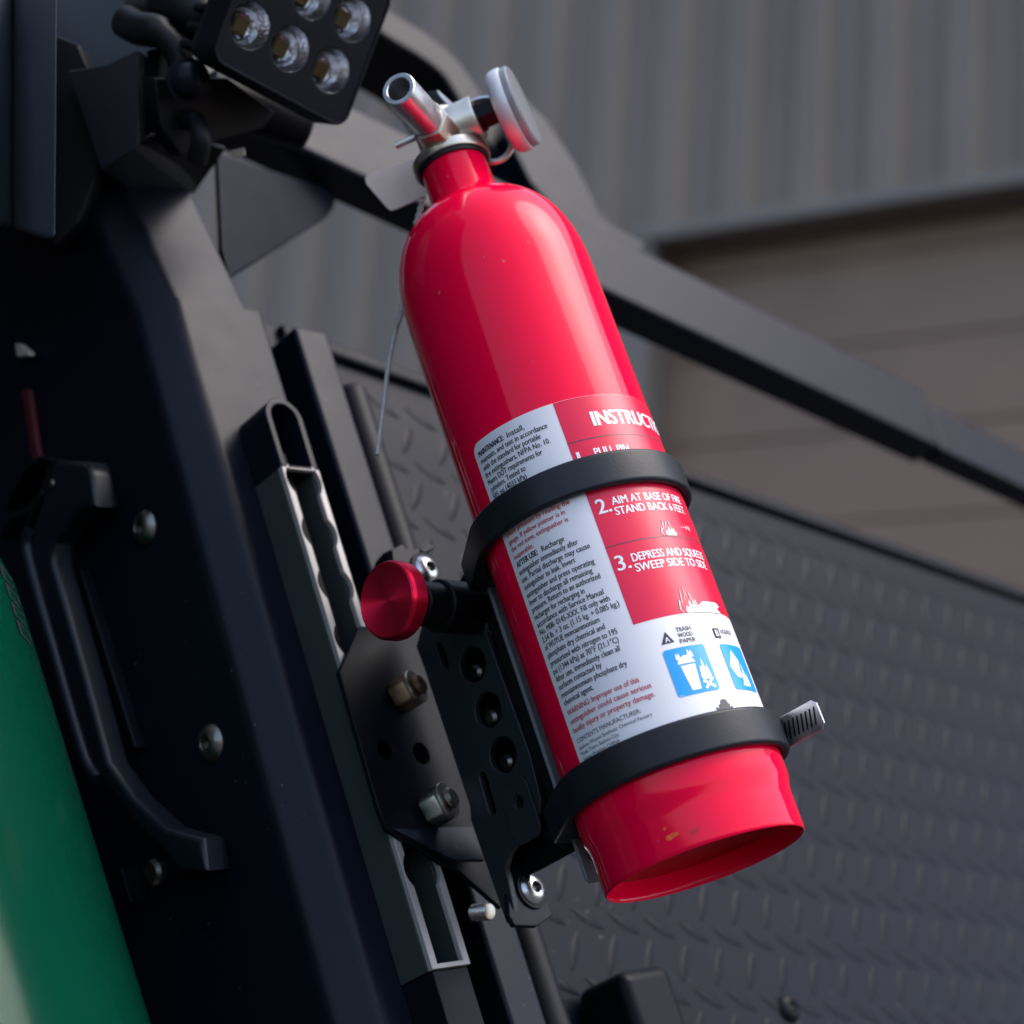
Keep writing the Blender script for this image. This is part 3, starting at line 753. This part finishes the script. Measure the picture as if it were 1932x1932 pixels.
art('pictogram', [[(38.2, 61), (42.5, 67.5), (45.5, 63.5), (43.2, 56.2), (40.6, 56.8)], flame(46.2, 53.2, 5, 9, 3, 13), [(42.6, 53.4), (48, 53.4), (46.6, 55.6), (44, 55.4)]], .00034, 'wink', label)
art('emblem', [[(x_, y_+1.3) for x_, y_ in [(23.4, 41.4), (23.8, 44.4), (25.2, 43.6), (25.2, 45.0), (26.2, 45.3), (26.5, 46.6), (28.0, 47.1), (29.3, 46.6), (29.7, 45.2), (30.6, 44.8), (29.8, 43.4), (31.2, 44.4), (31.6, 41.4)]]], .00028, 'ink', label)
def scuff(pts, m):
    bm = bmesh.new(); f = bm.faces.new([bm.verts.new((x*40/38.8, y, 0)) for x, y in pts]); bmesh.ops.triangulate(bm, faces=[f])
    wrap(bm, -.00138); link('scuff', bm2me(bm, recalc=False), m, fe, smooth=80)
M['scuff_o'] = mat('primer_scuff', (.80, .10, .012), .5, var=.3, vscale=500)
M['scuff_d'] = mat('paint_chip', (.50, .002, .018), .35)
scuff([(-10.2, 6.2), (-9.4, 7.3), (-7.0, 7.5), (-5.6, 7.3), (-4.7, 6.5), (-6.2, 6.0), (-8.4, 5.4), (-9.6, 5.6)], 'scuff_o')
scuff([(-10.0, 9.4), (-9.2, 10.6), (-8.3, 10.3), (-8.8, 9.5)], 'scuff_o')
scuff([(-1.2, 4.9), (-.9, 6.3), (.6, 6.0), (2.3, 6.6), (2.2, 5.4), (1.0, 4.8)], 'scuff_d')
# valve ------------------------------------------------------------
wv = zo(1050, 170, 3.513)
GA = (LR*.965+LC*.18-LA*.02).normalized()
valve = lathe_obj('valve', [(0, .3131), (.0164, .3131), (.0168, .3137), (.0168, .3172), (.0162, .3178), (.0118, .3180), (.0112, .3190), (.0110, .336), (.0100, .3380), (0, .3385)], L(0, 0, 0), LA, 'cast', fe, n=72)
lathe_obj('valve_barrel', [(0, -.010), (.0088, -.010), (.0096, -.009), (.0096, .0162), (.0090, .0172), (0, .0172)], L(.0005, .002, .3290), GA, 'cast', valve, n=48)
gs = L(.0005, .002, .3280)
gst = lathe_obj('gauge_stem', [(0, .016), (.0068, .016), (.0068, .0185), (.0058, .0187), (.0058, .0285), (0, .0285)], gs, GA, 'deep', fe, n=6, smooth=0)
gc = L(.0312, .0050, .3262)
gauge = lathe_obj('pressure_gauge', [(0, -.0046), (.0156, -.0046), (.0172, -.0040), (.0183, -.0024), (.0186, .0006), (.0183, .0020), (.0172, .0024), (.0172, .0018), (0, .0018)], gc, GA, 'gauge', fe, n=72)
lathe_obj('dial', [(0, .0019), (.0168, .0019), (.0168, .0022), (0, .0022)], gc, GA, 'dial', gauge, n=48)
lathe_obj('lens', [(.0173, .0023), (.0178, .0026), (.0178, .0050), (.0172, .0058), (0, .0066), (0, .0056), (.0162, .0048), (.0164, .0023)], gc, GA, 'lens', gauge, n=64)
u_, v_, a_ = axes(GA)
bm = bmesh.new(); prism(bm, [gc+GA*.0040+u_*x+v_*y for x, y in ((-.0006, -.004), (-.0004, .013), (.0004, .013), (.0006, -.004))], GA*.0005)
link('needle', bm2me(bm), 'gauge', gauge, smooth=0)
# nozzle
nb = hyw(*wv(672, 700), .015); ne_ = hyw(*wv(300, 290), .049); na = (ne_-nb).normalized(); nl = (ne_-nb).length
nozzle = lathe_obj('nozzle', [(.0049, nl*.2), (.0050, nl-.0004), (.0053, nl), (.0069, nl), (.0072, nl-.0004), (.0072, .0065), (.0076, .0062), (.0049, .0060)], nb, na, 'alu', fe, n=56)
lathe_obj('bore_end', [(0, nl*.22), (.0051, nl*.22)], nb, na, 'deep', nozzle, n=32)
u_, v_, a_ = axes(na)
bm = bmesh.new(); prism(bm, [nb-na*.006+u_*x+v_*y for x, y in hexring(.0090, rot=20)], na*.0140, bevel=.0007)
link('hex_collar', bm2me(bm), 'cast', nozzle, smooth=25)
lathe_obj('valve_port', cyl_prof(.0078, -.016, -.0055), nb, na, 'cast', nozzle, n=32)
# levers
fy = lambda x, z, y: L(x, y, z)
plate('lever', [[hy(*wv(*p), -.004)[::2] for p in [(560, 355), (600, 330), (650, 320), (705, 338), (760, 400), (890, 545), (850, 615), (835, 640), (770, 575), (690, 480)]]], -.009, -.003, fy, 'deep', fe, .0006)
plate('lever_cheek', [[hy(*wv(*p), -.006)[::2] for p in [(690, 335), (720, 350), (930, 545), (870, 590), (800, 520), (735, 430)]]], -.0085, -.0065+.0035, fy, 'gauge', fe, .0003)
ap = smoothpath([Vector((*hy(*wv(*p), -.002)[::2], 0)) for p in [(835, 625), (900, 590), (1010, 540), (1120, 497), (1200, 482), (1275, 484)]], 4)
lo_ = [tuple((p)[:2]) for p in ap]; hi_ = [(x+.0004, z+.0011) for x, z in lo_]
plate('carry_handle', [lo_+hi_[::-1]], -.008, .006, fy, 'steel', fe, .0002)
# pull pin and ring
pin = tube_obj('pull_pin', [hyw(*wv(272, 868), .004), hyw(*wv(470, 780), .004), hyw(*wv(900, 590), -.002)], .0014, 'cast', fe, n=12)
tube_obj('pin_ring', smoothpath([hyw(*wv(*p), -.008) for p in [(1330, 640), (1420, 720), (1440, 830), (1410, 930), (1340, 1000), (1240, 1030), (1150, 1010)]], 6), .0014, 'cast', fe, n=10)
# tie: twisted strand, smooth tail
tp_ = smoothpath([hyw(*p, -.012) for p in [(800, 372), (786, 420), (775, 480), (765, 545), (756, 592), (746, 625), (733, 690), (724, 760), (712, 858)]], 14)
rr_ = [(.00115+.0003*math.sin(i*1.9) if i < .66*len(tp_) else .0010) for i in range(len(tp_))]
tie = link('seal_tie', bm2me(tube(bmesh.new(), tp_, rr_, 8)), 'tie', None, origin=tp_[0], smooth=60)
tag(tie, 'thin beige seal tie hanging down beside the left of the red cylinder', 'tie')
# tag
tgp = [(689, 337), (693, 330), (783, 298), (791, 300), (800, 318), (806, 366), (800, 371), (746, 395), (737, 397), (729, 391), (691, 347)]
plate('card', [[hy(*p, -.018)[::2] for p in tgp]], -.0186, -.018, fy, 'tag', None, .0001, origin=hyw(740, 350, -.018))
tg = [o for o in bpy.data.objects if o.name == 'card'][0]; tg.name = 'inspection_tag'
tag(tg, 'blank beige card tag with rounded corners hanging at the extinguisher neck', 'tag')

# ================================================================== WORK LIGHT
zl = zo(0, 0, 1.932)
wl_o = P(552, 62, .83)
wn = (CX*.625 - CY*.208 - CF*.753).normalized()      # faces right and towards the camera
e1 = P(620, 104, .83)                                 # placeholder for in-plane direction
def hl(px, py, off=0): return hit(px, py, wl_o + wn*off, wn)
a1 = (hl(625, 133)-hl(473, 48)).normalized()
a2 = wn.cross(a1); a2 = a2 if a2.dot(CY) > 0 else -a2
def l2(p): v = p-wl_o; return (v.dot(a1), v.dot(a2))
fl = lambda x, y, n: wl_o + a1*x + a2*y + wn*n
led = thing('work_light', 'square black LED work light with six clear reflectors in the upper left corner', 'work light', P(450, 150, .86))
cells = [l2(hl(*p)) for p in ((473, 49), (548, 92), (625, 133))]
up2 = [l2(hl(*p)) for p in ((590, -3), (665, 33))]
step = ((up2[0][0]-cells[1][0]+up2[1][0]-cells[2][0])/2, (up2[0][1]-cells[1][1]+up2[1][1]-cells[2][1])/2)
cells += [(c[0]+step[0], c[1]+step[1]) for c in cells[:3]]
cr = .0098
bl, br = l2(hl(398, 104)), l2(hl(640, 236))
x0, x1 = bl[0]+.001, l2(hl(655, 205))[0]+.001
y0 = l2(hl(520, 172))[1]
tpx = l2(hl(745, 0)); y1 = y0 + .0635
face = rrect(x0, x1, y0, y1, .0065, 6)
plate('face_plate', [face]+[circ(c, cr, 30) for c in cells], -.003, 0, fl, 'lampblack', led, .0005)
plate('bezel', [rrect(x0-.0012, x1+.0012, y0-.0012, y1+.0012, .0075, 6), rrect(x0+.0003, x1-.0003, y0+.0003, y1-.0003, .0063, 6)], -.016, .0004, fl, 'lampblack', led, .0004)
plate('housing', [rrect(x0+.001, x1-.001, y0+.001, y1-.001, .006, 6)], -.024, -.0135, fl, 'deep', led, .0008)
for k in range(7):
    yy = y0+.006+k*.0085
    plate('cooling_fin', [rrect(x0+.004, x1-.004, yy, yy+.003, .0008, 2)], -.040, -.0242, fl, 'deep', led, .0003)
for c in cells:
    rf = lathe_obj('reflector', [(cr, -.0003), (.92*cr, -.003), (.78*cr, -.0062), (.52*cr, -.0090), (.28*cr, -.0102), (0, -.0104)], fl(*c, 0), wn, 'refl', led, n=28, smooth=10)
    bm = bmesh.new()
    hw_ = .0034; bb = [fl(c[0]+dx*hw_, c[1]+dy*hw_, -.0100) for dx, dy in ((-1, -1), (1, -1), (1, 1), (-1, 1))]
    prism(bm, bb, wn*.0024, bevel=.0004); link('led_chip', bm2me(bm), 'chip', rf, smooth=0)
    lathe_obj('lens', [(0, -.0004), (cr*.99, -.0004), (cr*.99, -.0010), (0, -.0010)], fl(*c, 0), wn, 'glass', rf, n=28)
# its bracket: hinge barrel under the housing, strap, ball bolt
brk = thing('light_bracket', 'black angled bracket and hinge holding the work light on the pillar top', 'bracket', P(300, 320, .88))
lathe_obj('hinge_barrel', cyl_prof(.0115, 0, .050, .0015), P(388, 176, .885), (P(536, 226, .90)-P(388, 176, .885)).normalized(), 'deep', brk, n=32)
plate('hinge_plate', [[l2(hl(*p, -.02)) for p in [(330, 150), (470, 150), (560, 215), (540, 245), (455, 270), (380, 300), (340, 240)]]], -.05, -.038, fl, 'deep', brk, .001)
lathe_obj('dome_bolt', [(.0098, 0), (.0098, .0015), (.0080, .0018), (.0078, .0032), (.0062, .0058), (.0036, .0075), (0, .0082)], P(354, 152, .835), (-CF*.8+CX*.42-CY*.2).normalized(), 'coat', brk, n=32)
tube_obj('strap', smoothpath([P(350, 225, .85), P(372, 232, .842), (P(380, 262, .838)), P(372, 305, .842)], 5), .0045, 'deep', brk, n=14)
tube_obj('arm', smoothpath([P(236, 40, .86), P(262, 54, .855), P(300, 62, .85), P(335, 100, .85), P(345, 140, .85)], 5), [.0075]*11+[.006]*10, 'deep', brk, n=16)
tube_obj('cable', smoothpath([P(240, 20, .87), P(300, 18, .87), P(370, 30, .86), P(420, 90, .87)], 5), .011, 'deep', brk, n=16)
# block on the pillar top with its underside showing
ex = P(372, 356, .93)-P(262, 272, .845)
prism_obj('block', [P(x, y, d) for x, y, d in ((128, 132, .86), (200, 128, .853), (256, 96, .845), (264, 94, .846), (264, 268, .846), (252, 280, .845), (190, 321, .86))], ex, 'side', brk, .0015, seg=3)
prism_obj('block_side', [P(x, y, d) for x, y, d in ((275, 92, .852), (303, 88, .858), (303, 246, .858), (275, 258, .852))], ex*.5, 'coat2', brk, .0015, seg=3)
prism_obj('foot_plate', [P(x, y, d) for x, y, d in ((190, 323, .8605), (264, 271, .8465), (305, 247, .8585), (425, 282, .90), (366, 366, .935), (300, 340, .92))], LA*.002, 'deep', brk, .0003)
prism_obj('clip', [P(x, y, .868) for x, y in ((428, 285), (460, 278), (462, 292), (445, 297))], CF*.003, 'tag', brk, .0004)

# ================================================================== LEFT SIDE
# slate plastic housing at the left edge
hsg = thing('plastic_housing', 'blue-grey plastic housing cut off by the upper left edge', 'housing', P(40, 440, .80))
prism_obj('shell', [P(x, y, d) for x, y, d in ((24, -60, .87), (108, -60, .80), (104, 462, .80), (24, 434, .87))], ray(-60, 200)*.10, 'housing', hsg, .004, seg=4)
prism_obj('side_face', [P(x, y, d) for x, y, d in ((23, -60, .868), (23, 433, .868), (-80, 398, .80), (-80, -60, .80))], ray(-160, 200)*.08, 'housing', hsg, .003, seg=3)
# roof panel seen at the very top left, behind the light
prism_obj('roof_panel', [hit(x, y, P(200, 60, .93), (-CF-CY*.35).normalized()) for x, y in ((-80, -80), (420, -80), (420, 60), (-80, 250))], CF*.02, 'housing', cage, .001)
prism_obj('upper_post', [P(x, y, .875) for x, y in ((98, 62), (150, 82), (165, 130), (196, 300), (180, 330), (150, 420), (98, 470))], CF*.03, 'deep', cage, .002)
# grab handle bolted to the pillar's dark face
zhd = zo(0, 1200, 1.38)
gh = thing('grab_handle', 'black cast grab handle bolted to the dark face of the pillar', 'handle', Q(-.26, .07, .1))
SH = .088
path = [hs(*zhd(*p), SH)[::2] for p in [(215, 150), (165, 300), (125, 430), (112, 500), (150, 660), (230, 950), (310, 1230), (350, 1350), (390, 1410), (560, 1625), (615, 1665), (700, 1770)]]
inn = [hs(*zhd(*p), SH)[::2] for p in [(805, 1770), (790, 1640), (650, 1600), (520, 1480), (420, 1340), (330, 1000), (240, 680), (205, 560), (205, 480), (310, 345), (370, 335), (360, 215), (340, 160)]]
plate('grip', [path+inn], SH-.012, SH, fs, 'grip', gh, .0028, smooth=50)
sp2 = smoothpath([Vector(Q(a, SH+.0006, b)) for a, b in path[2:9]], 5)
tube_obj('grip_ridge', sp2, .0032, 'grip', gh, n=10)
def foot(pts):
    plate('foot', [[hs(*zhd(*p), .075)[::2] for p in pts]], .0622, .078, fs, 'deep', gh, .001)
foot([(790, 1640), (810, 1770), (700, 1770), (600, 1640)])
foot([(215, 150), (340, 160), (375, 330), (300, 345), (170, 300)])
plate('inner_edge', [[hs(*zhd(*p), .068)[::2] for p in [(305, 585), (320, 580), (540, 1285), (520, 1290)]]], .0625, .069, fs, 'coat2', gh, .001)
web_p = [(90, 190), (160, 135), (215, 150), (190, 250), (120, 350), (20, 370), (20, 350)]
plate('end_web', [[hs(*zhd(*p), .080)[::2] for p in [(85, 195), (160, 135), (170, 150), (95, 205), (50, 290), (25, 350), (15, 345), (40, 280)]]], .066, .081, fs, 'deep', gh, .0008)
plate('end_web', [[hs(*zhd(*p), .081)[::2] for p in [(0, 455), (25, 375), (115, 335), (165, 270), (175, 290), (130, 380), (80, 475), (115, 370), (40, 395), (5, 465)]]], .066, .082, fs, 'deep', gh, .0006)
for p in ((625, 1775), (163, 235)):
    c = hs(*zhd(*p), .064); lathe_obj('screw', cyl_prof(.0058, .0, .006, .0015), Q(c[0], .0625, c[2]), NL, 'dsteel', gh, n=20)
c = hs(*zhd(205, 247), SH); lathe_obj('rivet', cyl_prof(.0022, 0, .0012, .0006), Q(c[0], SH-.0002, c[2]), NL, 'dsteel', gh, n=16)
plate('lower_ear', [[hs(*zhd(*p), .070)[::2] for p in [(440, 1800), (490, 1760), (530, 1895), (500, 1870)]]], .0625, .072, fs, 'coat2', gh, .0008)
# glossy green curved panel
GR = .120; SG = .125
ga = [hs(*p, SG)[::2] for p in [(10, 1040), (150, 1490), (285, 1932)]]
gp = thing('green_panel', 'glossy green curved body panel filling the lower left corner', 'body panel', Q(ga[1][0]-GR, SG, ga[1][1]))
ax0, ax1 = Vector(Q(ga[0][0], SG, ga[0][1])), Vector(Q(ga[2][0], SG, ga[2][1])); gd = (ax1-ax0).normalized()
vw = (ax0+ax1)/2-CAM; sidev = gd.cross(vw).normalized()
if sidev.dot(CX) < 0: sidev = -sidev
front = gd.cross(sidev).normalized(); front = front if front.dot(vw) < 0 else -front
bm = bmesh.new(); rows = []
s0_, s1_ = ax0-gd*.0, ax1+gd*.08
for k in range(30):
    t = k/29; c_ = s0_+(s1_-s0_)*t - sidev*GR
    top_in = .004*max(0, 1-k/2.0)
    rows.append([bm.verts.new(c_ + (sidev*math.cos(a)+front*math.sin(a))*(GR-top_in)) for a in [rad(-30+150*i/47) for i in range(48)]])
for A_, B_ in zip(rows, rows[1:]):
    for i in range(47): bm.faces.new((A_[i], A_[i+1], B_[i+1], B_[i]))
bmesh.ops.solidify(bm, geom=bm.faces[:], thickness=.003)
link('skin', bm2me(bm), 'green', gp, smooth=50)
# small dark decal with square lettering strokes on the panel's edge
def gpt(t, ang, lift=.0003):
    c_ = s0_+(s1_-s0_)*t - sidev*GR; a = rad(ang); return c_ + (sidev*math.cos(a)+front*math.sin(a))*(GR+lift)
bm = bmesh.new()
def strip(t0, t1, a0, a1_, lift=.0004):
    v = [bm.verts.new(gpt(t, a, lift)) for t, a in ((t0, a0), (t0, a1_), (t1, a1_), (t1, a0))]; bm.faces.new(v)
for k in range(4):
    t0 = .075+k*.030
    strip(t0, t0+.024, 13.5, 15.0); strip(t0, t0+.004, 7, 14); strip(t0+.020, t0+.024, 9, 14)
    if k % 2: strip(t0, t0+.012, 7, 8.5)
link('decal', bm2me(bm, recalc=False), 'ink', gp, smooth=0)
# dark red strap end and a pale wedge painted for a bright gap
c = [hs(*p, .072) for p in ((40, 735), (52, 735), (72, 865), (60, 868))]
st_ = prism_obj('webbing_strap', [Q(*p) for p in c], -NL*.003, 'redstrap', None, .0003)
tag(st_, 'dark red webbing strap end in the shade at the left edge', 'strap')
c = [hs(*p, .070) for p in ((28, 648), (34, 648), (52, 664), (52, 670), (32, 673))]
rf_ = prism_obj('bright_gap_wedge', [Q(*p) for p in c], -NL*.004, 'tag', None, .0004)
tag(rf_, 'tiny pale wedge painted in place of a bright gap in the dark at the left edge', 'reflector')
